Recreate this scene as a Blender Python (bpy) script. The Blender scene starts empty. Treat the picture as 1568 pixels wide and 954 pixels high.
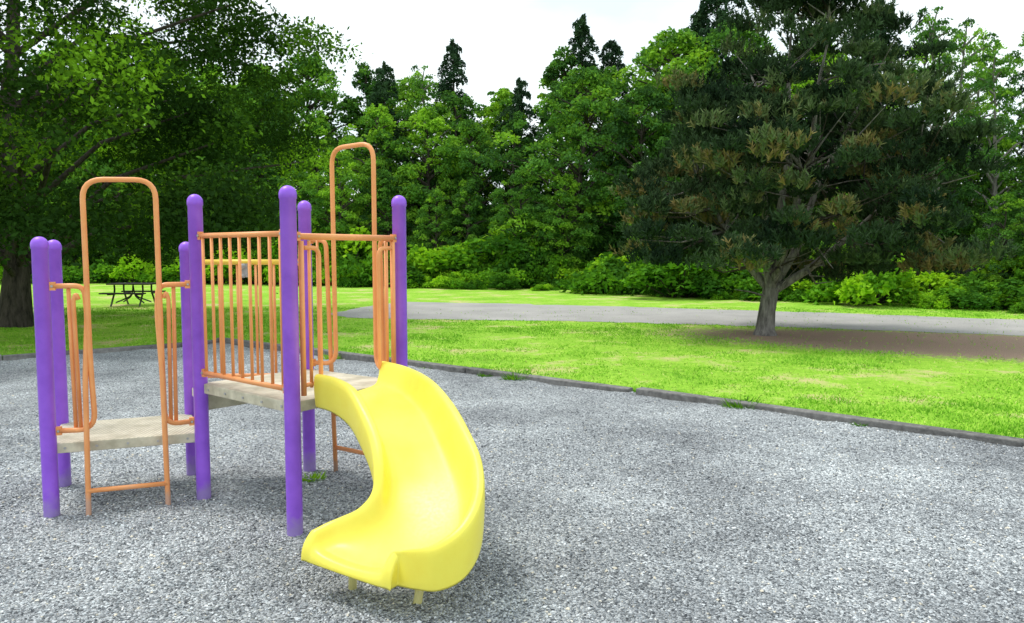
import bpy, math, random
import numpy as np
from mathutils import Vector
random.seed(5)
S=bpy.context.scene
COL=S.collection
# ------------------------------------------------------------ helpers
def link(o,parent=None):
    COL.objects.link(o)
    if parent: o.parent=parent
    return o
def empty(name,loc=(0,0,0)):
    e=bpy.data.objects.new(name,None); e.empty_display_size=.2; COL.objects.link(e); return e
class MB:
    def __init__(s): s.v=[];s.f=[];s.m=[];s.sm=[]
    def add(s,v,f,mat=0,smooth=True):
        o=len(s.v); s.v+= [tuple(p) for p in v]
        for q in f: s.f.append(tuple(i+o for i in q)); s.m.append(mat); s.sm.append(smooth)
    def obj(s,name,mats,parent=None):
        me=bpy.data.meshes.new(name); me.from_pydata(s.v,[],s.f)
        for m in mats: me.materials.append(m)
        me.polygons.foreach_set('material_index',s.m); me.polygons.foreach_set('use_smooth',s.sm); me.update()
        return link(bpy.data.objects.new(name,me),parent)
def norm(a): return a/np.maximum(np.linalg.norm(a,axis=-1,keepdims=True),1e-9)
def vnoise(x,y,scale,seed):
    g=np.random.default_rng(seed).random((256,256)); X=x*scale+1000;Y=y*scale+1000
    i=np.floor(X).astype(int);j=np.floor(Y).astype(int);fx=X-i;fy=Y-j;fx=fx*fx*(3-2*fx);fy=fy*fy*(3-2*fy)
    G=lambda a,b:g[a%256,b%256]
    return (G(i,j)*(1-fx)+G(i+1,j)*fx)*(1-fy)+(G(i,j+1)*(1-fx)+G(i+1,j+1)*fx)*fy
def tube(pts,rad,seg=10,cap=True):
    P=np.array(pts,float); k=len(P)
    R=np.full(k,rad) if np.isscalar(rad) else np.array(rad,float)
    T=np.zeros_like(P); T[1:-1]=P[2:]-P[:-2]; T[0]=P[1]-P[0]; T[-1]=P[-1]-P[-2]; T=norm(T)
    a=np.array([0,0,1.]) if abs(T[0][2])<.9 else np.array([1.,0,0])
    N=norm(np.cross(T[0],a)); V=[]
    ang=np.arange(seg)*2*math.pi/seg
    for i in range(k):
        N=norm(N-T[i]*np.dot(N,T[i])); B=np.cross(T[i],N)
        V.append(P[i]+R[i]*(np.cos(ang)[:,None]*N+np.sin(ang)[:,None]*B))
    V=np.concatenate(V); F=[]
    for i in range(k-1):
        for j in range(seg):
            F.append((i*seg+j,i*seg+(j+1)%seg,(i+1)*seg+(j+1)%seg,(i+1)*seg+j))
    if cap:
        F.append(tuple(range(seg))[::-1]); F.append(tuple((k-1)*seg+j for j in range(seg)))
    return V,F
def fillet(pts,r,n=6):
    P=[Vector(p) for p in pts]; out=[P[0]]
    for i in range(1,len(P)-1):
        a,b,c=P[i-1],P[i],P[i+1]
        l=min(r,(a-b).length*.49,(c-b).length*.49)
        p0=b+(a-b).normalized()*l; p1=b+(c-b).normalized()*l
        for j in range(n+1):
            t=j/n; out.append(p0*(1-t)**2+b*2*t*(1-t)+p1*t*t)
    out.append(P[-1]); return [tuple(p) for p in out]
def box(c,ax,ay,az):
    c=np.array(c,float);ax,ay,az=[np.array(q,float) for q in (ax,ay,az)]
    V=[c+sx*ax+sy*ay+sz*az for sz in(-1,1) for sy in(-1,1) for sx in(-1,1)]
    return V,[(0,2,3,1),(4,5,7,6),(0,1,5,4),(2,6,7,3),(0,4,6,2),(1,3,7,5)]
def np_obj(name,V,F,mats,midx=None,tint=None,smooth=None,parent=None,mesh_only=False):
    V=np.asarray(V,np.float32);F=np.asarray(F,np.int32);m,k=F.shape
    me=bpy.data.meshes.new(name)
    me.vertices.add(len(V)); me.vertices.foreach_set('co',V.ravel())
    me.loops.add(m*k); me.loops.foreach_set('vertex_index',F.ravel())
    me.polygons.add(m); me.polygons.foreach_set('loop_start',np.arange(0,m*k,k,dtype=np.int32))
    for q in mats: me.materials.append(q)
    if midx is not None: me.polygons.foreach_set('material_index',np.asarray(midx,np.int32))
    me.polygons.foreach_set('use_smooth',np.zeros(m,bool) if smooth is None else np.asarray(smooth,bool))
    if tint is not None:
        at=me.attributes.new('tint','FLOAT','POINT'); at.data.foreach_set('value',np.asarray(tint,np.float32))
    me.update(calc_edges=True)
    if mesh_only: return me
    return link(bpy.data.objects.new(name,me),parent)
# ------------------------------------------------------------ materials
def mat(name):
    m=bpy.data.materials.new(name); m.use_nodes=True; nt=m.node_tree; nt.nodes.clear()
    out=nt.nodes.new('ShaderNodeOutputMaterial'); return m,nt,out
def N(nt,t,**kw):
    n=nt.nodes.new(t)
    for k,v in kw.items(): setattr(n,k,v)
    return n
def ramp(nt,stops,fac=None):
    r=N(nt,'ShaderNodeValToRGB'); e=r.color_ramp.elements
    while len(e)<len(stops): e.new(.5)
    for i,(p,c) in enumerate(stops): e[i].position=p; e[i].color=(*c,1)
    if fac is not None: nt.links.new(fac,r.inputs[0])
    return r
def noise(nt,scale,detail=4,rough=.55,vec=None):
    n=N(nt,'ShaderNodeTexNoise'); n.inputs['Scale'].default_value=scale; n.inputs['Detail'].default_value=detail
    n.inputs['Roughness'].default_value=rough
    if vec is not None: nt.links.new(vec,n.inputs['Vector'])
    return n
def mixc(nt,a,b,f,bt='MIX'):
    m=N(nt,'ShaderNodeMix',data_type='RGBA',blend_type=bt)
    for s,v in ((m.inputs[6],a),(m.inputs[7],b),(m.inputs[0],f)):
        if isinstance(v,(int,float)): s.default_value=v
        elif isinstance(v,tuple): s.default_value=(*v,1)
        else: nt.links.new(v,s)
    return m.outputs[2]
def math_(nt,op,a,b=None,c=None,clamp=False):
    m=N(nt,'ShaderNodeMath',operation=op); m.use_clamp=clamp
    for i,v in enumerate((a,b,c)):
        if v is None: continue
        if isinstance(v,(int,float)): m.inputs[i].default_value=v
        else: nt.links.new(v,m.inputs[i])
    return m.outputs[0]
def bsdf(nt,out,col,rough=.6,spec=.5):
    b=N(nt,'ShaderNodeBsdfPrincipled')
    if isinstance(col,tuple): b.inputs['Base Color'].default_value=(*col,1)
    else: nt.links.new(col,b.inputs['Base Color'])
    if isinstance(rough,(int,float)): b.inputs['Roughness'].default_value=rough
    else: nt.links.new(rough,b.inputs['Roughness'])
    b.inputs['Specular IOR Level'].default_value=spec
    nt.links.new(b.outputs[0],out.inputs[0]); return b
def bump(nt,b,h,dist,strength=1):
    n=N(nt,'ShaderNodeBump'); n.inputs['Distance'].default_value=dist; n.inputs['Strength'].default_value=strength
    nt.links.new(h,n.inputs['Height']); nt.links.new(n.outputs[0],b.inputs['Normal'])
def pos(nt): return N(nt,'ShaderNodeNewGeometry').outputs['Position']
def paint(name,c1,c2,rough=.35,spec=.5,sc=6,chips=.4):
    m,nt,o=mat(name); p=pos(nt)
    n=noise(nt,sc,5,.6,p); n2=noise(nt,70,3,.6,p)
    r=ramp(nt,[(.3,c2),(.62,c1)],n.outputs[0])
    s=ramp(nt,[(.66,(0,0,0)),(.74,(1,1,1))],n2.outputs[0])
    c=mixc(nt,r.outputs[0],tuple(min(1,x*.55+.12) for x in c1),math_(nt,'MULTIPLY',s.outputs[0],chips))
    # dust rising from the ground
    sx=N(nt,'ShaderNodeSeparateXYZ'); nt.links.new(p,sx.inputs[0])
    dz=math_(nt,'MULTIPLY_ADD',n.outputs[0],-.35,math_(nt,'ADD',sx.outputs[2],.07))
    du=ramp(nt,[(.0,(1,1,1)),(.08,(0,0,0))],dz)
    c=mixc(nt,c,(.34,.34,.36),math_(nt,'MULTIPLY',du.outputs[0],.5))
    b=bsdf(nt,o,c,math_(nt,'MULTIPLY_ADD',n2.outputs[0],.3,rough-.12),spec)
    bump(nt,b,n2.outputs[0],.0006,.4); return m
PURPLE=paint('purple_painted_steel',(.36,.125,.86),(.27,.085,.72),.36)
ORANGE=paint('orange_painted_steel',(.90,.38,.14),(.80,.30,.10),.40)
YELLOW=paint('yellow_rail_paint',(.90,.64,.08),(.82,.54,.06),.4)
SLIDE=paint('yellow_slide_plastic',(.94,.84,.11),(.90,.74,.065),.36,.5,3,.15)
METAL=paint('galvanised_bolt',(.45,.45,.46),(.3,.3,.3),.4)
TABLEM=paint('dark_table_wood',(.04,.036,.034),(.022,.02,.02),.7,.2)
def deckmat():
    m,nt,o=mat('vinyl_coated_deck'); p=pos(nt)
    v=N(nt,'ShaderNodeTexVoronoi'); v.inputs['Scale'].default_value=38; v.inputs['Randomness'].default_value=0; nt.links.new(p,v.inputs['Vector'])
    hole=ramp(nt,[(.28,(0,0,0)),(.34,(1,1,1))],v.outputs['Distance'])
    n=noise(nt,7,6,.65,p); c=ramp(nt,[(.35,(.44,.40,.30)),(.62,(.68,.63,.50))],n.outputs[0])
    g=N(nt,'ShaderNodeNewGeometry'); sx=N(nt,'ShaderNodeSeparateXYZ'); nt.links.new(g.outputs['Normal'],sx.inputs[0])
    up=math_(nt,'GREATER_THAN',sx.outputs[2],.7)
    f=math_(nt,'MULTIPLY',math_(nt,'SUBTRACT',1,hole.outputs[0]),math_(nt,'MULTIPLY',up,.5))
    b=bsdf(nt,o,mixc(nt,c.outputs[0],(.12,.115,.10),f),.6,.3); return m
DECK=deckmat()
def leafmat(name,stops,trans=.35,rnd=.35,gloss=.05):
    m,nt,o=mat(name)
    a=N(nt,'ShaderNodeAttribute',attribute_name='tint'); oi=N(nt,'ShaderNodeObjectInfo')
    f=math_(nt,'ADD',a.outputs['Fac'],math_(nt,'MULTIPLY',math_(nt,'SUBTRACT',oi.outputs['Random'],.5),rnd),clamp=True)
    r=ramp(nt,stops,f)
    d=N(nt,'ShaderNodeBsdfDiffuse'); nt.links.new(r.outputs[0],d.inputs[0])
    if trans<=0: nt.links.new(d.outputs[0],o.inputs[0]); return m
    t=N(nt,'ShaderNodeBsdfTranslucent')
    tc=mixc(nt,r.outputs[0],(1.5,1.35,.5),1.0,'MULTIPLY'); nt.links.new(tc,t.inputs[0])
    mx=N(nt,'ShaderNodeMixShader'); mx.inputs[0].default_value=trans
    nt.links.new(d.outputs[0],mx.inputs[1]); nt.links.new(t.outputs[0],mx.inputs[2])
    nt.links.new(mx.outputs[0],o.inputs[0]); return m
LEAF_FOREST=leafmat('forest_leaves',[(0,(.045,.115,.035)),(.5,(.11,.27,.045)),(1,(.30,.55,.05))],.22,.7)
LEAF_CON=leafmat('conifer_needles',[(0,(.025,.055,.032)),(1,(.06,.115,.05))],0,.3)
LEAF_MAPLE=leafmat('maple_leaves',[(0,(.016,.04,.010)),(.62,(.034,.085,.014)),(.84,(.085,.19,.02)),(1,(.22,.44,.03))],.22)
LEAF_BUSH=leafmat('bush_leaves',[(0,(.05,.15,.02)),(.5,(.13,.33,.025)),(1,(.32,.58,.03))],.3,.9)
LEAF_PINE=leafmat('pine_needles',[(0,(.018,.036,.02)),(.5,(.055,.095,.042)),(.7,(.13,.18,.075)),(.86,(.22,.18,.07)),(1,(.31,.24,.085))],0,.1)
GRASSM=leafmat('grass_blades',[(0,(.17,.40,.035)),(.5,(.32,.62,.055)),(.8,(.48,.68,.11)),(1,(.64,.57,.25))],0,0)
def bark(name,c1,c2):
    m,nt,o=mat(name); p=pos(nt); mp=N(nt,'ShaderNodeMapping'); mp.inputs['Scale'].default_value=(9,9,2); nt.links.new(p,mp.inputs[0])
    n=noise(nt,1.6,6,.7,mp.outputs[0]); r=ramp(nt,[(.35,c2),(.65,c1)],n.outputs[0]); b=bsdf(nt,o,r.outputs[0],.9,.2)
    bump(nt,b,n.outputs[0],.03,.8); return m
BARK=bark('bark_brown',(.11,.09,.078),(.028,.024,.02))
BARKL=bark('bark_pale_grey',(.30,.28,.26),(.08,.072,.068))
def gravelmat():
    m,nt,o=mat('gravel_ground'); p=pos(nt)
    v=N(nt,'ShaderNodeTexVoronoi'); v.inputs['Scale'].default_value=85; nt.links.new(p,v.inputs['Vector'])
    bw=N(nt,'ShaderNodeRGBToBW'); nt.links.new(v.outputs['Color'],bw.inputs[0])
    c=ramp(nt,[(.15,(.13,.14,.155)),(.5,(.40,.425,.45)),(.85,(.76,.79,.82))],bw.outputs[0])
    big=noise(nt,.55,6,.65,p); bt=ramp(nt,[(.36,(.68,.68,.69)),(.50,(.98,.98,.98)),(.66,(1.35,1.35,1.33))],big.outputs[0])
    cc=mixc(nt,c.outputs[0],bt.outputs[0],1.0,'MULTIPLY')
    b=bsdf(nt,o,cc,.9,.2); lump=noise(nt,8,3,.6,p)
    h=math_(nt,'MULTIPLY',v.outputs['Distance'],-1.8)
    h=math_(nt,'MULTIPLY_ADD',lump.outputs[0],5.5,h)
    bump(nt,b,h,.012,1); return m
GRAVEL=gravelmat()
m,nt,o=mat('gravel_stone'); a=N(nt,'ShaderNodeAttribute',attribute_name='tint')
big=noise(nt,.55,6,.65,pos(nt)); bt=ramp(nt,[(.36,(.72,.72,.73)),(.5,(.98,.98,.98)),(.66,(1.3,1.3,1.28))],big.outputs[0])
r=ramp(nt,[(0,(.10,.108,.12)),(.5,(.39,.415,.44)),(.88,(.78,.81,.84)),(1,(.72,.66,.55))],a.outputs['Fac'])
bsdf(nt,o,mixc(nt,r.outputs[0],bt.outputs[0],1.0,'MULTIPLY'),.85,.25); STONE=m
def groundmat():
    m,nt,o=mat('lawn_ground'); p=pos(nt)
    n1=noise(nt,.7,7,.68,p); n2=noise(nt,9,5,.7,p); n3=noise(nt,60,3,.7,p)
    c=ramp(nt,[(.34,(.15,.35,.03)),(.5,(.30,.56,.05)),(.64,(.46,.64,.11))],math_(nt,'MULTIPLY_ADD',n2.outputs[0],.5,math_(nt,'MULTIPLY',n1.outputs[0],.5)))
    fine=ramp(nt,[(.3,(.5,.5,.5)),(.6,(1.3,1.3,1.3))],n3.outputs[0])
    g=mixc(nt,c.outputs[0],fine.outputs[0],1.0,'MULTIPLY')
    dry=ramp(nt,[(.53,(0,0,0)),(.64,(1,1,1))],n1.outputs[0])
    g=mixc(nt,g,(.66,.52,.30),math_(nt,'MULTIPLY',dry.outputs[0],.75))
    mp=N(nt,'ShaderNodeMapping',vector_type='TEXTURE'); mp.inputs['Location'].default_value=(9.2,13.9,0)
    mp.inputs['Rotation'].default_value=(0,0,math.radians(-24)); mp.inputs['Scale'].default_value=(7.2,2.5,1000)
    nt.links.new(p,mp.inputs[0]); l=N(nt,'ShaderNodeVectorMath',operation='LENGTH'); nt.links.new(mp.outputs[0],l.inputs[0])
    d=math_(nt,'ADD',l.outputs['Value'],math_(nt,'MULTIPLY',math_(nt,'SUBTRACT',n2.outputs[0],.5),1.3))
    dm=ramp(nt,[(.76,(1,1,1)),(1.06,(0,0,0))],d)
    dirt=ramp(nt,[(.3,(.22,.15,.11)),(.65,(.52,.38,.29))],n3.outputs[0])
    g=mixc(nt,g,dirt.outputs[0],dm.outputs[0])
    b=bsdf(nt,o,g,.95,.1); bump(nt,b,n3.outputs[0],.03,.8); return m
GROUND=groundmat()
def simple(name,c1,c2,sc,dist=.01,rough=.9):
    m,nt,o=mat(name); p=pos(nt); n=noise(nt,sc,6,.7,p); n2=noise(nt,.8,5,.6,p)
    r=ramp(nt,[(.3,c1),(.68,c2)],math_(nt,'MULTIPLY_ADD',n.outputs[0],.6,math_(nt,'MULTIPLY',n2.outputs[0],.4)))
    b=bsdf(nt,o,r.outputs[0],rough,.2); bump(nt,b,n.outputs[0],dist,.8); return m
ROAD=simple('gravel_road',(.24,.235,.23),(.48,.46,.44),30)
FOREST_DARK=simple('forest_shade_dark',(.006,.012,.005),(.02,.035,.012),1.5,.2)  # near-black green, stands in for the dark depth between the trees
TIMBER=simple('weathered_timber',(.045,.045,.045),(.30,.29,.28),14,.01)
# ------------------------------------------------------------ ground
gv=[(-250,-120,0),(250,-120,0),(250,300,0),(-250,300,0)]
b=MB(); b.add(gv,[(0,1,2,3)],0,False); b.obj('ground',[GROUND])
POLY=np.array([(-5.34,14.25),(-2.6,12.05),(1.43,9.12),(4.4,6.5),(9.5,2.2),(9.5,-4),(-16,-4),(-16,5.6),(-7.8,11.9),(-6.05,13.3)])
def inside(x,y,P=POLY):
    r=np.zeros(x.shape,bool); n=len(P)
    for i in range(n):
        x1,y1=P[i];x2,y2=P[(i+1)%n]
        c=((y1>y)!=(y2>y))&(x<(x2-x1)*(y-y1)/(y2-y1+1e-12)+x1); r^=c
    return r
def gz(x,y):
    return .012+.03*vnoise(x,y,.9,1)+.024*vnoise(x,y,2.6,2)+.016*vnoise(x,y,6.3,3)
st=.07; xs=np.arange(-16,9.5,st); ys=np.arange(-4,14.4,st)
X,Y=np.meshgrid(xs,ys); nx=len(xs); ny=len(ys)
V=np.stack([X.ravel(),Y.ravel(),gz(X,Y).ravel()],1)
i,j=np.meshgrid(np.arange(nx-1),np.arange(ny-1)); a=(j*nx+i).ravel()
F=np.stack([a,a+1,a+nx+1,a+nx],1); ctr=V[F].mean(1); F=F[inside(ctr[:,0],ctr[:,1])]
np_obj('gravel_playground_surface',V,F,[GRAVEL],smooth=np.ones(len(F)))
rng=np.random.default_rng(3)
def pebbles(n,y0,y1,smin,smax):
    y=rng.uniform(y0,y1,n); x=rng.uniform(-.85,.85,n)*y
    k=inside(x,y); x=x[k];y=y[k]; n=len(x)
    s=smin+(smax-smin)*rng.random(n)**3
    O=np.array([(1,0,0),(-1,0,0),(0,1,0),(0,-1,0),(0,0,1),(0,0,-1)],float)
    V=np.repeat(O[None],n,0)*rng.uniform(.6,1.25,(n,6,1))+rng.normal(0,.22,(n,6,3))
    V[:,:,2]*=.7; ang=rng.uniform(0,6.28,n); c,sn=np.cos(ang),np.sin(ang)
    vx=V[:,:,0]*c[:,None]-V[:,:,1]*sn[:,None]; vy=V[:,:,0]*sn[:,None]+V[:,:,1]*c[:,None]
    V=np.stack([vx,vy,V[:,:,2]],2)*s[:,None,None]
    V+=np.stack([x,y,gz(x,y)+s*.25],1)[:,None,:]
    T=np.array([(0,2,4),(2,1,4),(1,3,4),(3,0,4),(2,0,5),(1,2,5),(3,1,5),(0,3,5)])
    F=(T[None]+np.arange(n)[:,None,None]*6).reshape(-1,3)
    return V.reshape(-1,3),F,np.repeat(np.clip(rng.normal(.48,.27,n),0,1),6)
V1,F1,T1=pebbles(110000,1.8,7.5,.004,.0115); V2,F2,T2=pebbles(16000,6,13,.007,.013)
np_obj('gravel_stones',np.concatenate([V1,V2]),np.concatenate([F1,F2+len(V1)]),[STONE],tint=np.concatenate([T1,T2]))
rp=[(-4.3,24.6),(-3.5,26.3),(0,25.3),(4.3,23.6),(8.5,21.6),(12.9,19.2),(30,10),(30,4.5),(16,12.2),(10.4,15.6),(6,17.6),(2.1,18.8),(-2,19.5),(-4.3,20.0),(-5.0,21.3)]
pts=[]
for i in range(len(rp)):
    p,q=np.array(rp[i]),np.array(rp[(i+1)%len(rp)]); L=np.linalg.norm(q-p); n=max(2,int(L/.3))
    for k in range(n): pts.append(tuple(p+(q-p)*k/n+rng.normal(0,.09,2))+(.006,))
b=MB(); b.add(pts,[tuple(range(len(pts)))[::-1]],0,False); b.obj('gravel_road',[ROAD])
edge=empty('timber_edging')
def beams(path,L0):
    for i in range(len(path)-1):
        p,q=np.array(path[i],float),np.array(path[i+1],float); L=np.linalg.norm(q-p); n=max(1,round(L/L0))
        for t in range(n):
            a=p+(q-p)*t/n; c=p+(q-p)*(t+1)/n; d=norm(c-a); nn=np.array([-d[1],d[0]]); off=random.uniform(-.025,.025)
            hz=.11+random.uniform(-.02,.02); tilt=random.uniform(-.016,.016)
            b=MB(); v,f=box(((a+c)[0]/2+nn[0]*off,(a+c)[1]/2+nn[1]*off,hz/2+.01),(d[0]*(np.linalg.norm(c-a)/2-.006),d[1]*(np.linalg.norm(c-a)/2-.006),tilt),(nn[0]*.07,nn[1]*.07,0),(0,0,hz/2)); b.add(v,f,0,False)
            ob=b.obj('beam_%d'%(len(edge.children)+1),[TIMBER],edge); bv=ob.modifiers.new('b','BEVEL'); bv.width=.012; bv.segments=2
beams([(-16,5.6),(-7.8,11.9),(-6.05,13.3),(-5.34,14.25),(-2.6,12.05),(1.40,9.14)],2.4)
beams([(1.46,9.02),(4.4,6.5),(9.5,2.2)],3.9)
# ------------------------------------------------------------ playground climber
P={1:(-2.89,4.81,1.79),2:(-3.16,5.42,1.78),3:(-2.06,5.13,2.07),4:(-1.265,4.457,2.07),5:(-1.52,5.78,2.07),6:(-2.38,5.74,1.77),7:(-.75,5.24,2.07)}
play=empty('playground_climber')
for k,(x,y,h) in P.items():
    r=.046; prof=[(r,-.1),(r,h-.075),(r+.004,h-.073),(r+.004,h-.05)]+[((r+.004)*math.cos(t),h-.05+.05*math.sin(t)) for t in np.linspace(.25,1.5,7)]
    seg=28; V=[];F=[]
    for (pr,pz) in prof:
        for j in range(seg): V.append((x+pr*math.cos(j*2*math.pi/seg),y+pr*math.sin(j*2*math.pi/seg),pz))
    for a in range(len(prof)-1):
        for j in range(seg): F.append((a*seg+j,a*seg+(j+1)%seg,(a+1)*seg+(j+1)%seg,(a+1)*seg+j))
    F.append(tuple((len(prof)-1)*seg+j for j in range(seg)))
    b=MB(); b.add(V,F); b.obj('post_%d'%k,[PURPLE],play)
def p2(k): return np.array(P[k][:2])
class Side:
    def __init__(s,a,b,off=0):
        s.a=p2(a); s.b=p2(b); s.L=np.linalg.norm(s.b-s.a); s.d=(s.b-s.a)/s.L; s.n=np.array([s.d[1],-s.d[0]]); s.off=off
    def w(s,t,z,o=0):
        q=s.a+s.d*t+s.n*(s.off+o); return (q[0],q[1],z)
def clampbox(b,sd,t,z):
    v,f=box(sd.w(t,z),(sd.d[0]*.018,sd.d[1]*.018,0),(sd.n[0]*.014,sd.n[1]*.014,0),(0,0,.026)); b.add(v,f,0,False)
    c=sd.w(t,z,.014); e=sd.w(t,z,.022); v,f=tube([c,e],.008,8); b.add(v,f,1,False)
def decking(name,poly,z,th):
    b=MB(); n=len(poly); v=[(x,y,z) for x,y in poly]+[(x,y,z-th) for x,y in poly]
    f=[tuple(range(n)),tuple(range(2*n-1,n-1,-1))]+[(i,i+n,(i+1)%n+n,(i+1)%n) for i in range(n)]
    b.add(v,f,0,False); o=b.obj(name,[DECK],play); bv=o.modifiers.new('b','BEVEL'); bv.width=.006; bv.segments=2
def inset(ids,k=.0):
    q=np.array([p2(i) for i in ids]); c=q.mean(0); return c+(q-c)*(1-k)
decking('lower_deck',inset([1,3,6,2],.0),.50,.065)
decking('upper_deck',inset([3,4,7,5],.0),.83,.065)
decking('corner_step',inset([3,5,6],.02),.70,.06)
b=MB(); s=Side(3,5); v,f=box(s.w(s.L/2,.725),(s.d[0]*s.L/2,s.d[1]*s.L/2,0),(s.n[0]*.012,s.n[1]*.012,0),(0,0,.07)); b.add(v,f,0,False); b.obj('riser_panel',[DECK],play)
b=MB()
for sd,z in ((Side(1,3),.467),(Side(3,4),.797)):
    for t in (.1,.3,.5,.7,.9): v,f=tube([sd.w(sd.L*t,z,0),sd.w(sd.L*t,z,.008)],.008,8); b.add(v,f,0,False)
b.obj('deck_bolts',[METAL],play)
R=.0165; r2=.0105
def rail(b,pts,rad=R,fr=.07,mi=0,seg=12):
    v,f=tube(fillet(pts,fr,6),rad,seg); b.add(v,f,mi)
s=Side(3,4); b=MB()
rail(b,[s.w(.05,1.80),s.w(s.L-.05,1.80)]); rail(b,[s.w(.05,.905),s.w(s.L-.05,.905)])
nb=9
for i in range(nb):
    t=.085+(s.L-.17)*i/(nb-1); rail(b,[s.w(t,.905),s.w(t,1.80)],r2,.01,0,8)
for t in(.055,s.L-.055):
    for z in (1.80,.905): clampbox(b,s,t,z)
b.obj('guard_rail_front',[ORANGE,METAL],play)
s=Side(6,5); b=MB()
rail(b,[s.w(.05,1.62),s.w(s.L-.05,1.62)],.02,.01,2); rail(b,[s.w(.05,.78),s.w(s.L-.05,.78)])
for i in range(6): t=.1+(s.L-.2)*i/5; rail(b,[s.w(t,.78),s.w(t,1.62)],r2,.01,0,8)
for t in(.055,s.L-.055):
    for z in (1.62,.78): clampbox(b,s,t,z)
v,f=box(s.w(.42,1.56,.03),(.028,0,0),(0,.012,0),(0,0,.05)); b.add(v,f,1,False)
v,f=tube([s.w(.42,1.59,.03),s.w(.42,1.59,.075)],.02,12); b.add(v,f,1)
v,f=tube([s.w(.42,1.52,.03),s.w(.42,1.52,.06)],.014,12); b.add(v,f,1)
b.obj('guard_rail_back',[ORANGE,METAL,YELLOW],play)
s=Side(1,3,0); b=MB(); o=.045
rail(b,[s.w(.05,.58),s.w(.27,.58,o),s.w(.255,1.0,o),s.w(.25,2.14,o),s.w(.66,2.15,o),s.w(.665,1.0,o),s.w(.67,.58,o),s.w(s.L-.05,.58)],R,.12)
for side in (0,1):
    T=(lambda t: t) if side==0 else (lambda t: s.L-t)
    rail(b,[s.w(T(.05),1.485),s.w(T(.235),1.485,.02),s.w(T(.245),1.3,.02),s.w(T(.225),.9,.06),s.w(T(.215),.0,.08),s.w(T(.215),-.08,.08)],R,.06)
    rail(b,[s.w(T(.145),1.485,.0),s.w(T(.15),1.0,.0),s.w(T(.155),.58,.0)],.0125,.03)
    rail(b,[s.w(T(.205),1.40,.04),s.w(T(.19),1.44,.04),s.w(T(.175),1.40,.04),s.w(T(.185),.58,.02)],.0125,.02)
    for z in (1.485,.58): clampbox(b,s,T(.058),z)
rail(b,[s.w(.215,.2,.078),s.w(s.L-.215,.2,.078)],.0155,.02)
b.obj('entry_ladder',[ORANGE,METAL],play)
s=Side(5,7,0); b=MB(); o=-.045
rail(b,[s.w(.05,.88),s.w(.26,.88,o),s.w(.255,1.3,o),s.w(.25,2.43,o),s.w(.665,2.44,o),s.w(.665,1.3,o),s.w(.665,.88,o),s.w(s.L-.05,.88)],R,.12)
for side in (0,1):
    T=(lambda t: t) if side==0 else (lambda t: s.L-t)
    rail(b,[s.w(T(.05),1.78),s.w(T(.20),1.78,-.02),s.w(T(.20),.0,-.08)],R,.06)
    rail(b,[s.w(T(.13),1.78),s.w(T(.13),.88)],r2,.03)
    for z in (1.78,.88): clampbox(b,s,T(.058),z)
for z in (.25,.5): rail(b,[s.w(.2,z,-.072),s.w(s.L-.2,z,-.072)],.0155,.02)
b.obj('rear_climber_arch',[ORANGE,METAL],play)
s=Side(4,7,.0); b=MB()
rail(b,[s.w(.05,1.785),s.w(s.L-.05,1.785)],.019)
for side in (0,1):
    T=(lambda t: t) if side==0 else (lambda t: s.L-t)
    rail(b,[s.w(T(.08),1.76,.01),s.w(T(.08),.86,.01)],R,.06)
    rail(b,[s.w(T(.14),1.76,.01),s.w(T(.14),.9,.01)],r2,.06)
    rail(b,[s.w(T(.10),1.72,.01),s.w(T(.215),1.72,.01),s.w(T(.215),.92,.01),s.w(T(.08),.92,.01)],.0135,.06)
    for z in (1.785,): clampbox(b,s,T(.058),z)
b.obj('slide_entry_guard',[ORANGE,METAL],play)
# ------------------------------------------------------------ slide
slide=empty('playground_slide')
SEC=[((-.85,5.09),(-1.14,4.55),.83,.15,.15),((-.67,4.87),(-1.01,4.42),.825,.15,.155),((-.50,4.58),(-.88,4.27),.78,.17,.17),((-.36,4.25),(-.78,4.10),.70,.19,.17),
((-.25,3.95),(-.70,3.95),.60,.20,.17),((-.17,3.69),(-.66,3.83),.50,.20,.16),((-.16,3.46),(-.66,3.75),.40,.20,.14),((-.22,3.31),(-.73,3.74),.33,.185,.12),
((-.33,3.28),(-.83,3.76),.285,.155,.11),((-.44,3.34),(-.90,3.76),.265,.13,.10),((-.53,3.41),(-.965,3.72),.25,.11,.09)]
A=np.array([[*s_[0],*s_[1],*s_[2:]] for s_ in SEC]); n=len(A)
def cr(t):
    i=min(int(t),n-2); u=t-i; p=[A[max(i-1,0)],A[i],A[i+1],A[min(i+2,n-1)]]
    return .5*((2*p[1])+(-p[0]+p[2])*u+(2*p[0]-5*p[1]+4*p[2]-p[3])*u*u+(-p[0]+3*p[1]-3*p[2]+p[3])*u**3)
rows=[]
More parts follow.
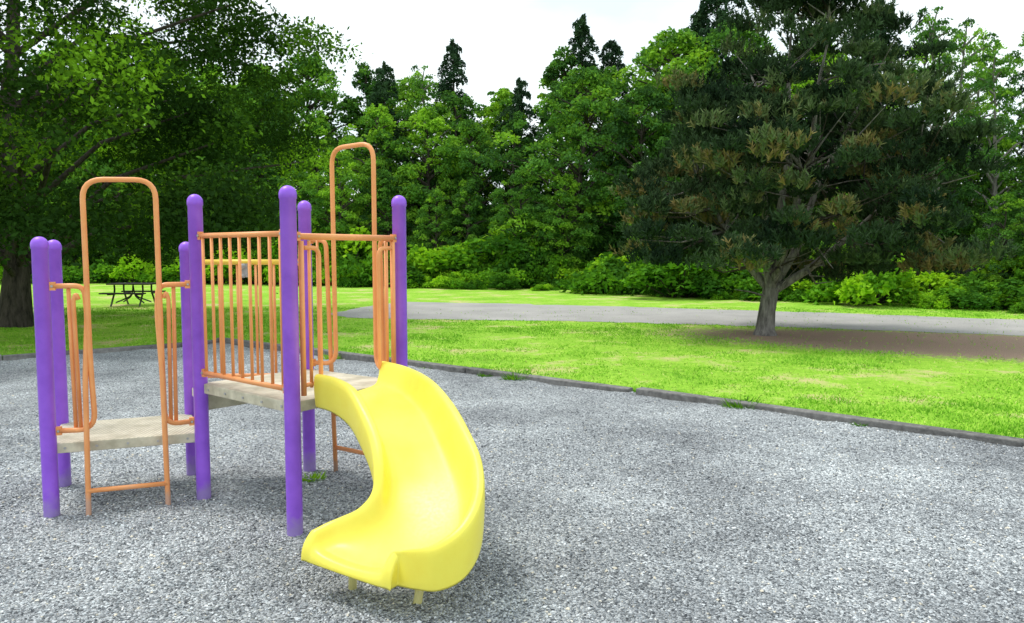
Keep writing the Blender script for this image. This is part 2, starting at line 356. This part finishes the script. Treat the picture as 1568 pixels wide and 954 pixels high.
for t in list(np.linspace(0,n-1,72))+['e0','e1','e2']:
    e=t if isinstance(t,str) else None
    q=cr(n-1 if e else t); O=q[:2];I=q[2:4];z=q[4];Ho,Hi=q[5],q[6]
    fl=0
    if e:
        fw=np.array([-.56,-.83]); k={'e0':.03,'e1':.048,'e2':.056}[e]; O=O+fw*k; I=I+fw*k; fl={'e0':.0,'e1':.12,'e2':1}[e]
        Ho*={'e0':.65,'e1':.5,'e2':.5}[e]; Hi*={'e0':.65,'e1':.5,'e2':.5}[e]
    W=np.linalg.norm(O-I); u=(O-I)/W; sk=-.045
    a1=lambda H: (H-.02,H-.003,H+.004,H-.006,H-.03 if H>.07 else H*.55,max(.02,H*.42) if H>.07 else H*.4)
    hi=a1(Hi); ho=a1(Ho)
    L=[(-.022,sk),(-.03,Hi*.3),(-.032,hi[0]),(-.022,hi[1]),(0,hi[2]),(.018,hi[3]),(.027,hi[4]),(.038,hi[5]),(.06,.014),(.10,.004),(.17,-.004)]
    Rr=[(W+.022,sk),(W+.03,Ho*.3),(W+.032,ho[0]),(W+.022,ho[1]),(W,ho[2]),(W-.018,ho[3]),(W-.027,ho[4]),(W-.038,ho[5]),(W-.06,.014),(W-.10,.004),(W-.17,-.004)]
    pr=L+[(W/2,-.008)]+Rr[::-1]
    rows.append([(I[0]+u[0]*a,I[1]+u[1]*a,z+h*(1-fl)+(sk)*fl) for a,h in pr])
k=len(rows[0]); V=[p for r_ in rows for p in r_]; F=[(a*k+j,a*k+j+1,(a+1)*k+j+1,(a+1)*k+j) for a in range(len(rows)-1) for j in range(k-1)]
b=MB(); b.add(V,F); so=b.obj('slide_chute',[SLIDE],slide)
sm=so.modifiers.new('s','SOLIDIFY'); sm.thickness=.007; sm.offset=0
ss=so.modifiers.new('ss','SUBSURF'); ss.levels=1; ss.render_levels=1
b=MB()
for pth in ([(-.42,3.62,.33),(-.42,3.60,.2),(-.445,3.55,.05),(-.455,3.53,-.08)],[(-.78,3.74,.27),(-.79,3.76,-.08)]):
    v,f=tube(fillet(pth,.08),.021,14); b.add(v,f)
b.obj('slide_legs',[SLIDE],slide)
# ------------------------------------------------------------ vegetation generators
def leafq(rng,C,L,W,up=.4):
    n=len(C); nn=norm(rng.normal(size=(n,3))+np.array([0,0,up])); a=norm(np.cross(nn,rng.normal(size=(n,3)))); b=np.cross(nn,a)
    l=(L*rng.uniform(.6,1.3,n))[:,None]; w=(W*rng.uniform(.6,1.3,n))[:,None]
    V=np.stack([C-a*l/2,C+b*w/2,C+a*l/2+nn*l*.12,C-b*w/2],1).reshape(-1,3)
    return V,np.arange(4*n).reshape(n,4)
class Acc:
    def __init__(s): s.V=[];s.F=[];s.M=[];s.T=[];s.n=0
    def add(s,V,F,mi,t):
        V=np.asarray(V); F=np.asarray(F); s.V.append(V); s.F.append(F+s.n); s.M.append(np.full(len(F),mi)); s.T.append(np.broadcast_to(t,(len(V),)).astype(float)); s.n+=len(V)
    def limb(s,pts,rad,seg=7,mi=0):
        V,F=tube(pts,rad,seg,False); s.add(V,F,mi,.5)
    def mesh(s,name,mats): 
        M=np.concatenate(s.M); return np_obj(name,np.concatenate(s.V),np.concatenate(s.F),mats,M,np.concatenate(s.T),smooth=(M!=1),mesh_only=True)
def clump_leaves(rng,A,c,rc,m,leaf,tint,flat=.5,droop=.4,up=.5):
    d=norm(rng.normal(size=(m,3))); d[:,2]=np.where(rng.random(m)<.75,np.abs(d[:,2]),d[:,2])
    lum=1+.3*np.sin(d[:,0]*5+c[0]*3)*np.cos(d[:,1]*5+c[1]*2)
    r=rng.uniform(.2,1,m)**.5*lum*(1+.25*(rng.random(m)<.12))
    off=d*r[:,None]*np.array([rc,rc,rc*flat]); off[:,2]-=droop*(off[:,0]**2+off[:,1]**2)/rc
    V,F=leafq(rng,c+off,leaf,leaf*.62,up); A.add(V,F,1,np.clip(tint+np.repeat(rng.normal(0,.1,m),4),0,1))
def broad(name,seed,H,R,nc,nl,leaf,mats,base=.12,lean=0,csz=(.16,.3),power=.55,peak=.42,flat=.42,zmin=None,limbp=.35):
    rng=np.random.default_rng(seed); A=Acc()
    zt=np.linspace(0,1,9); wx=np.cumsum(rng.normal(0,.012*H,9)); wy=np.cumsum(rng.normal(0,.012*H,9)); wx-=wx[0]; wy-=wy[0]
    tr=np.stack([wx,wy,zt*H*.9],1); A.limb(tr,H*.02*(1-zt*.88)*np.where(zt==0,1.4,1),9)
    def trunk(z): z=min(max(z/(H*.9),0),1); return np.array([np.interp(z,zt,wx),np.interp(z,zt,wy),z*H*.9])
    ph=rng.uniform(0,6.28,4); cl=[]
    for i in range(nc):
        t=base+(1-base)*rng.random()**.9; tt=(t-base)/(1-base)
        pf=(tt/peak)**.5 if tt<peak else max(0,1-((tt-peak)/(1-peak))**1.7); pf=.12+.88*pf
        if tt<peak: pf=max(pf,.55 if zmin is None else .85)
        a=rng.uniform(0,6.28); rr=R*pf*(1+.18*math.sin(3*a+ph[0]+t*5)+.14*math.sin(5*a+ph[1]-t*8))
        rad=rr*rng.uniform(.12,1)**power
        c=trunk(H*t)+np.array([rad*math.cos(a),rad*math.sin(a),-.12*rad]); c[2]=t*H-.12*rad
        rc=R*rng.uniform(*csz)*(1-.35*tt)
        if zmin is not None: c[2]=max(c[2],zmin+rc*rng.uniform(.55,1.2))
        cl.append((c,rc))
        if rng.random()<limbp:
            s0=trunk(max(c[2]-rad*.55,H*.08)); mid=(s0+c)/2+np.array([0,0,.12*rad]); A.limb([s0,mid,c],[H*.006,H*.004,H*.0015],5)
    tot=sum(r*r for _,r in cl)
    for c,rc in cl: clump_leaves(rng,A,c,rc,max(8,int(nl*rc*rc/tot)),leaf,float(np.clip(rng.normal(.45,.26),0,1)),flat=flat,droop=.35,up=.8)
    return A.mesh(name,mats)
def conifer(name,seed,H,R,mats,n=15000,leaf=.2):
    rng=np.random.default_rng(seed); A=Acc(); A.limb([(0,0,0),(0,0,H*.5),(0,0,H)],[H*.016,H*.009,.01],8)
    nb=int(H*13); per=n//nb
    for i in range(nb):
        t=.08+.92*(i+rng.random())/nb; L=(R*(1-t)**.7*rng.uniform(.5,1.2)+.22)*(1+.25*math.sin(i*1.7)); a=rng.uniform(0,6.28); z=t*H
        u=rng.random(per)**.7; sp=rng.normal(0,.18,per)*L*(u*(1.1-u)*2.2)
        up_=np.sin(u*2.6)*.18*L-u*u*.33*L
        C=np.stack([np.cos(a)*u*L-np.sin(a)*sp,np.sin(a)*u*L+np.cos(a)*sp,z+up_+rng.normal(0,.05,per)-np.abs(rng.normal(0,.1,per))],1)
        V,F=leafq(rng,C,leaf,leaf*.4,.6); A.add(V,F,1,np.clip(rng.normal(.4,.2)+np.repeat(rng.normal(0,.1,per),4),0,1))
    return A.mesh(name,mats)
FM=[BARK,LEAF_FOREST]; cz=(.12,.25)
protos=[broad('forest_tree_a',11,10,3.0,170,19000,.185,FM,flat=.62,csz=cz),broad('forest_tree_b',12,10,2.6,150,17000,.185,FM,peak=.35,flat=.62,csz=cz),
 broad('forest_tree_c',13,10,3.4,190,21000,.185,FM,peak=.55,flat=.6,csz=cz),broad('forest_tree_d',14,10,2.3,130,15000,.175,FM,peak=.3,flat=.65,csz=cz)]
con=[conifer('forest_conifer_a',21,12,2.9,[BARK,LEAF_CON]),conifer('forest_conifer_b',22,12,3.3,[BARK,LEAF_CON])]
alder=broad('alder_mesh',31,10,2.3,90,11000,.13,[BARKL,LEAF_FOREST],base=.25,csz=(.14,.26),flat=.5)
def bush(name,seed,nl=5000,leaf=.115,asp=1.0):
    rng=np.random.default_rng(seed); A=Acc()
    for i in range(22):
        a=rng.uniform(0,6.28); r=rng.random()**.6*1.0; c=np.array([r*math.cos(a),r*math.sin(a)*.8,.2+rng.random()*.85*(1-.5*r)*asp])
        clump_leaves(rng,A,c,rng.uniform(.18,.45),nl//22,leaf,float(np.clip(rng.normal(.45,.25),0,1)),flat=.75,droop=.4)
        A.limb([(c[0]*.2,c[1]*.2,0),tuple(c)],[.02,.008],5)
    return A.mesh(name,mats=[BARK,LEAF_BUSH])
bushes=[bush('bush_a',41),bush('bush_b',42,asp=1.5),bush('bush_c',43,asp=1.2)]
forest=empty('forest_treeline')
def inst(me,loc,sc,rz,parent,name):
    o=bpy.data.objects.new(name,me); o.location=loc; o.scale=sc if isinstance(sc,tuple) else (sc,)*3; o.rotation_euler=(0,0,rz); link(o,parent); return o
FX=[-45,-25,-12,-3,2,8,14,20,30,45];FY=[46,43,41,38,35,29.5,24.5,20,14,6]
BB=[-.9,-.35,-.313,-.248,-.134,-.10,-.04,0,.038,.10,.164,.184,.225,.30,.42,.50,.55,.60,.65,1.2]
BS=[.25,.245,.242,.240,.232,.225,.206,.232,.242,.252,.230,.252,.272,.27,.25,.19,.18,.18,.2,.2]
rr=random.Random(8); cnt=0
for row,(off,sp,hf,jit) in enumerate([(1.5,2.8,.60,.28),(4.5,2.7,.86,.14),(8.5,2.9,1.0,.07)]):
    x=-38.
    while x<32:
        x+=sp*rr.uniform(.7,1.3)
        y=np.interp(x,FX,FY)+off*(1.0)+rr.uniform(-.8,.8); xx=x+off*.35
        if abs(xx/y)>1.0: continue
        sl=np.interp(xx/y,BB,BS); H=(1.7+sl*y)*hf*(1+rr.uniform(-jit,jit*.6))
        if .50<xx/y<.64 and row>1: continue
        me=rr.choice(protos); s=H/10; cnt+=1
        inst(me,(xx,y,0),(s*rr.uniform(.9,1.15),s*rr.uniform(.9,1.15),s),rr.uniform(0,6.28),forest,'tree_%d'%cnt)
for (bx,y,sl,k) in [(-.073,50,.262,0),(.087,46,.29,0),(.125,47,.262,1),(.255,42,.345,1),(.235,45,.30,0),(.46,34,.315,0),(.44,36,.30,1),(.67,30,.30,0),(.01,44,.215,1),(-.16,46,.235,0),(.20,40,.22,0)]:
    H=1.7+sl*y; cnt+=1; inst(con[k],(bx*y,y,0),(H/12,H/12,H/12),rr.uniform(0,6),forest,'tree_%d'%cnt)
for (bx,y,sl) in [(.525,27,.30),(.55,29,.285),(.575,30,.27),(.615,27,.25),(.505,30,.27),(.18,44,.262),(.20,46,.27),(.64,30,.29),(-.11,46,.23)]:
    H=1.7+sl*y; cnt+=1; inst(alder,(bx*y,y,0),(H/10*.85,H/10*.85,H/10),rr.uniform(0,6),forest,'tree_%d'%cnt)
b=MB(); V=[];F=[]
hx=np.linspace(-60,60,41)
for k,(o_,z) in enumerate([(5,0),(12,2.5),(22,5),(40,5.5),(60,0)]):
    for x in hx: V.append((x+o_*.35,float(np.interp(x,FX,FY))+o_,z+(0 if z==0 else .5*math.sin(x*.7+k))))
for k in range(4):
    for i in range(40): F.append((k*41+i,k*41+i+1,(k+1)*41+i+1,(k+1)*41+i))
b.add(V,F); b.obj('dark_forest_filler',[FOREST_DARK])  # added dark mound, fills low sky gaps behind the tree rows
under=empty('undergrowth_bushes'); c2=0
for row,(off,smin,smax) in enumerate([(-.5,.35,1.1),(.7,.7,1.9),(2.2,1.2,2.6)]):
    x=-28.
    while x<28:
        x+=rr.uniform(.7,1.9)*(1+.35*row); y=float(np.interp(x,FX,FY))-1.2+off+rr.uniform(-.9,.7)+.5*math.sin(x*.8)
        if x<-9 and row==0: continue
        s=smin+(smax-smin)*rr.random()**1.4; c2+=1
        inst(rr.choice(bushes),(x,y,-.05),(s*rr.uniform(1,1.5),s*1.1,s*rr.uniform(.65,1.15)),rr.uniform(0,6),under,'bush_%d'%c2)
# ------------------------------------------------------------ big maple (left)
me=broad('maple_tree',78,13.5,6.8,460,200000,.12,[BARK,LEAF_MAPLE],base=.10,csz=(.10,.19),peak=.38,power=.36,flat=.65,zmin=1.3,limbp=.15)
mp=bpy.data.objects.new('maple_tree',me); mp.location=(-11.2,17.6,0); link(mp)
# ------------------------------------------------------------ pine
def pine():
    rng=np.random.default_rng(5); A=Acc()
    A.limb([(0,0,-.05),(0,0,.12),(.03,0,.5),(.10,0,.95)],[.27,.19,.165,.16],14)
    ZT=[.9,1.5,2.0,3.0,4.2,5.4,6.2,6.9]; LF=[-1.2,-2.9,-3.0,-2.3,-2.0,-1.7,-.9,-.1]; RT=[1.6,4.0,3.9,3.5,3.6,3.0,2.3,1.3]
    stems=[]
    for (ex,ey,ez) in [(-1.3,.3,3.0),(-.5,-.7,4.8),(.5,.3,6.5),(1.0,-.4,6.0),(2.1,.5,5.0),(2.6,-.5,3.0),(.3,-1.0,3.2)]:
        p0=np.array([.08,0,.75+rng.random()*.2]); e=np.array([ex,ey,ez]); m1=p0+(e-p0)*np.array([.28,.28,.22]); m2=p0+(e-p0)*np.array([.55,.55,.55])+rng.normal(0,.1,3)
        pts=[p0,m1,m2,p0+(e-p0)*.8,e]; A.limb(pts,[.095,.075,.055,.035,.012],9); stems.append(np.array(pts))
    S_=np.concatenate(stems)
    for i in range(440):
        z=rng.choice([rng.uniform(.95,6.8),rng.uniform(1.2,4.5)]); l=np.interp(z,ZT,LF); r=np.interp(z,ZT,RT); cx=(l+r)/2; hw=(r-l)/2
        a=rng.uniform(0,6.28); q=rng.uniform(.06,1)**.40*(1+.14*math.sin(4*a+z*3)); c=np.array([cx+hw*q*math.cos(a),hw*.9*q*math.sin(a),z])
        d=np.linalg.norm(S_-c+np.array([0,0,.5]),axis=1); s0=S_[np.argmin(d)]
        mid=(s0+c)/2+np.array([0,0,-.06])+rng.normal(0,.07,3)
        if i%2: A.limb([s0,mid,c],[.026,.016,.006],5,2 if i%4==1 else 0)
        if z<1.6 and c[1]<0 and abs(c[0])<.9: continue
        if c[1]<-.6 and abs(c[0]-.5)<.7 and 1.8<z<3.4 and rng.random()<.45: continue
        rc=rng.uniform(.24,.48)*(1 if z<5.5 else .85); nt_=int(rng.integers(22,36))
        golden=(z<3.6 and rng.random()<.24) or rng.random()<.03
        base=.80 if golden else float(np.clip(rng.normal(.36,.22),0,.68))
        for k in range(nt_):
            dd=norm(rng.normal(size=3)); dd[2]=abs(dd[2])*.55-.1; tp=c+dd*rc*rng.uniform(.4,1.05)
            ax=norm(np.array([dd[0]*.5,dd[1]*.5,.9])+rng.normal(0,.15,3)); nn=15; ln=rng.uniform(.12,.26)
            s_=rng.uniform(0,ln,nn)[:,None]; root=tp+ax*s_
            nd=norm(ax*.9+norm(rng.normal(size=(nn,3)))*.75)*rng.uniform(.08,.13,nn)[:,None]
            w=norm(np.cross(nd,rng.normal(size=(nn,3))))*.015
            V=np.stack([root-w,root+w,root+nd+w*.35,root+nd-w*.35],1).reshape(-1,3)
            A.add(V,np.arange(4*nn).reshape(nn,4),1,np.clip(base+rng.normal(0,.08),0,1))
    for i in range(70):
        s0=S_[rng.integers(len(S_))]+rng.normal(0,.1,3); e=s0+norm(rng.normal(size=3)+[0,-.9,.1])*rng.uniform(.4,1.1)
        if e[2]<1.1: continue
        A.limb([s0,(s0+e)/2+rng.normal(0,.06,3),e],[.014,.009,.003],4)
    return A.mesh('pine_tree',[BARKL,LEAF_PINE,BARK])
po=bpy.data.objects.new('pine_tree',pine()); po.location=(5.16,15.9,0); link(po)
# ------------------------------------------------------------ lawn grass
def blades(x,y,h,w,tint,lean=.022):
    n=len(x); a=rng.uniform(0,6.28,n)
    B=np.stack([x,y,np.zeros(n)],1); D=np.stack([np.cos(a)*w,np.sin(a)*w,np.zeros(n)],1); T=B+np.stack([rng.normal(0,lean,n),rng.normal(0,lean,n),h],1)
    return np.stack([B-D,B+D,T],1).reshape(-1,3),np.repeat(np.clip(tint,0,1),3)
n=250000; y=6.5+rng.random(n)**1.1*17; x=rng.uniform(-.75,.78,n)*y
k=~inside(x,y)&~((inside(x,y,np.array(rp)))&(rng.random(n)<.97)); dx=x-9.2;dy=y-13.9;ca,sa=math.cos(math.radians(24)),math.sin(math.radians(24))
el=np.hypot((dx*ca-dy*sa)/7.2,(dx*sa+dy*ca)/2.5); k&=~((el<rng.uniform(.7,1.05,n))&(rng.random(n)<.97)); x=x[k];y=y[k];n=len(x)
pn=(vnoise(x,y,.6,11)-.5)*2.0+(vnoise(x,y,1.7,12)-.5)*1.8+(vnoise(x,y,4.5,13)-.5)*1.4
k=rng.random(n)<np.clip(.66+.5*pn,.08,1); x=x[k];y=y[k];pn=pn[k];n=len(x)
Va,Ta=blades(x,y,rng.uniform(.014,.038,n)*(1+.35*np.clip(pn,-1,1.5)),.0045+.0006*y*.6,.44-.24*pn+rng.normal(0,.2,n))
ex=[];ey=[]
EP=np.array([(-7.8,11.9),(-6.05,13.3),(-5.34,14.25),(-2.6,12.05),(1.43,9.12),(4.4,6.5),(9.5,2.2)])
for i in range(len(EP)-1):
    p,q=EP[i],EP[i+1]; L=np.linalg.norm(q-p); m_=int(L*900); t=rng.random(m_); nn=np.array([-(q-p)[1],(q-p)[0]])/L
    pt=p+(q-p)*t[:,None]+nn*(.085+np.abs(rng.normal(0,.05,m_)))[:,None]; ex.append(pt[:,0]);ey.append(pt[:,1])
ex=np.concatenate(ex);ey=np.concatenate(ey); pv=vnoise(ex,ey,2.2,21); k=rng.random(len(ex))<np.clip((pv-.3)*2.2,.05,1); ex=ex[k];ey=ey[k];pv=pv[k]
Vb,Tb=blades(ex,ey,rng.uniform(.04,.10,len(ex))*(.6+pv*.9),.006,.3+rng.normal(0,.2,len(ex)),.035)
V=np.concatenate([Va,Vb]); np_obj('lawn_grass',V,np.arange(len(V)).reshape(-1,3),[GRASSM],tint=np.concatenate([Ta,Tb]))
WEED=LEAF_BUSH
for (wx,wy,sc) in [(-2.75,12.0,.16),(.05,10.0,.17),(-.35,10.3,.1),(2.42,8.15,.18),(-1.45,5.55,.09),(-1.2,10.9,.08),(3.3,7.35,.07)]:
    m_=220; aa=rng.uniform(0,6.28,m_); rr_=rng.random(m_)*sc; L=rng.uniform(.4,1.1,m_)*sc
    B=np.stack([wx+np.cos(aa)*rr_*.8,wy+np.sin(aa)*rr_*.5,np.full(m_,.02)],1); T=B+np.stack([np.cos(aa)*L*.7,np.sin(aa)*L*.7,L*rng.uniform(.3,1,m_)],1); D=np.stack([-np.sin(aa),np.cos(aa),np.zeros(m_)],1)*.007
    M_=(B+T)/2+np.array([0,0,.01])
    V=np.stack([B-D*.4,B+D*.4,M_+D,T],1).reshape(-1,3)
    np_obj('weed_clump',V,np.arange(4*m_).reshape(m_,4),[WEED],tint=np.repeat(rng.uniform(.3,1,m_),4))
# ------------------------------------------------------------ picnic table
b=MB(); ox,oy=-11.9,24.6; hw=.66
for i in range(5): v,f=box((ox,oy-.3+.15*i,.68),(hw,0,0),(0,.068,0),(0,0,.02)); b.add(v,f,0,False)
for sgn in(-1,1):
    for i in range(2): v,f=box((ox,oy+sgn*(.62+.14*i),.41),(hw,0,0),(0,.064,0),(0,0,.02)); b.add(v,f,0,False)
    xx=ox+sgn*.44
    for s2 in(-1,1):
        v,f=tube(fillet([(xx,oy+s2*.3,.65),(xx,oy+s2*.28,.45),(xx,oy+s2*.55,.0)],.2),.028,8); b.add(v,f,1)
        v,f=tube(fillet([(xx,oy+s2*.28,.37),(xx,oy+s2*.72,.38)],.1),.024,8); b.add(v,f,1)
        v,f=tube(fillet([(xx,oy+s2*.25,.10),(xx-sgn*.40,oy,.3),(ox,oy,.64)],.3),.022,8); b.add(v,f,1)
b.obj('picnic_table',[TABLEM,TABLEM])
# ------------------------------------------------------------ world, sun, camera
sd=Vector((-.5,.22,0)).normalized(); el=math.radians(64)
dirs=Vector((sd.x*math.cos(el),sd.y*math.cos(el),math.sin(el)))
w=bpy.data.worlds.new('World'); S.world=w; w.use_nodes=True; nt=w.node_tree; nt.nodes.clear()
out=nt.nodes.new('ShaderNodeOutputWorld'); bg=nt.nodes.new('ShaderNodeBackground'); bg.inputs[1].default_value=.15
sky=nt.nodes.new('ShaderNodeTexSky'); sky.sky_type='NISHITA'; sky.sun_disc=False; sky.sun_elevation=el; sky.sun_rotation=math.atan2(sd.x,sd.y)
tc=nt.nodes.new('ShaderNodeTexCoord'); mpn=nt.nodes.new('ShaderNodeMapping'); mpn.inputs['Scale'].default_value=(1,1,2.6); nt.links.new(tc.outputs['Generated'],mpn.inputs[0])
cn=noise(nt,3.2,6,.5,mpn.outputs[0]); cr_=ramp(nt,[(.38,(.68,.68,.68)),(.56,(1,1,1))],cn.outputs[0])
cc=mixc(nt,sky.outputs[0],(7.9,8.7,8.8),cr_.outputs[0]); nt.links.new(cc,bg.inputs[0]); nt.links.new(bg.outputs[0],out.inputs[0])
ld=bpy.data.lights.new('sun','SUN'); ld.energy=2.5; ld.angle=math.radians(20); ld.color=(1,.96,.88)
lo=bpy.data.objects.new('sun',ld); lo.rotation_euler=dirs.to_track_quat('Z','Y').to_euler(); lo.location=(0,0,20); link(lo)
cd=bpy.data.cameras.new('camera'); cd.lens=27.55; cd.sensor_width=36; cd.clip_end=1000
co=bpy.data.objects.new('camera',cd); co.location=(0,0,1.7); co.rotation_euler=(math.radians(90-4.4),0,0); link(co); S.camera=co
S.view_settings.view_transform='Standard'; S.view_settings.look='None'; S.view_settings.exposure=0
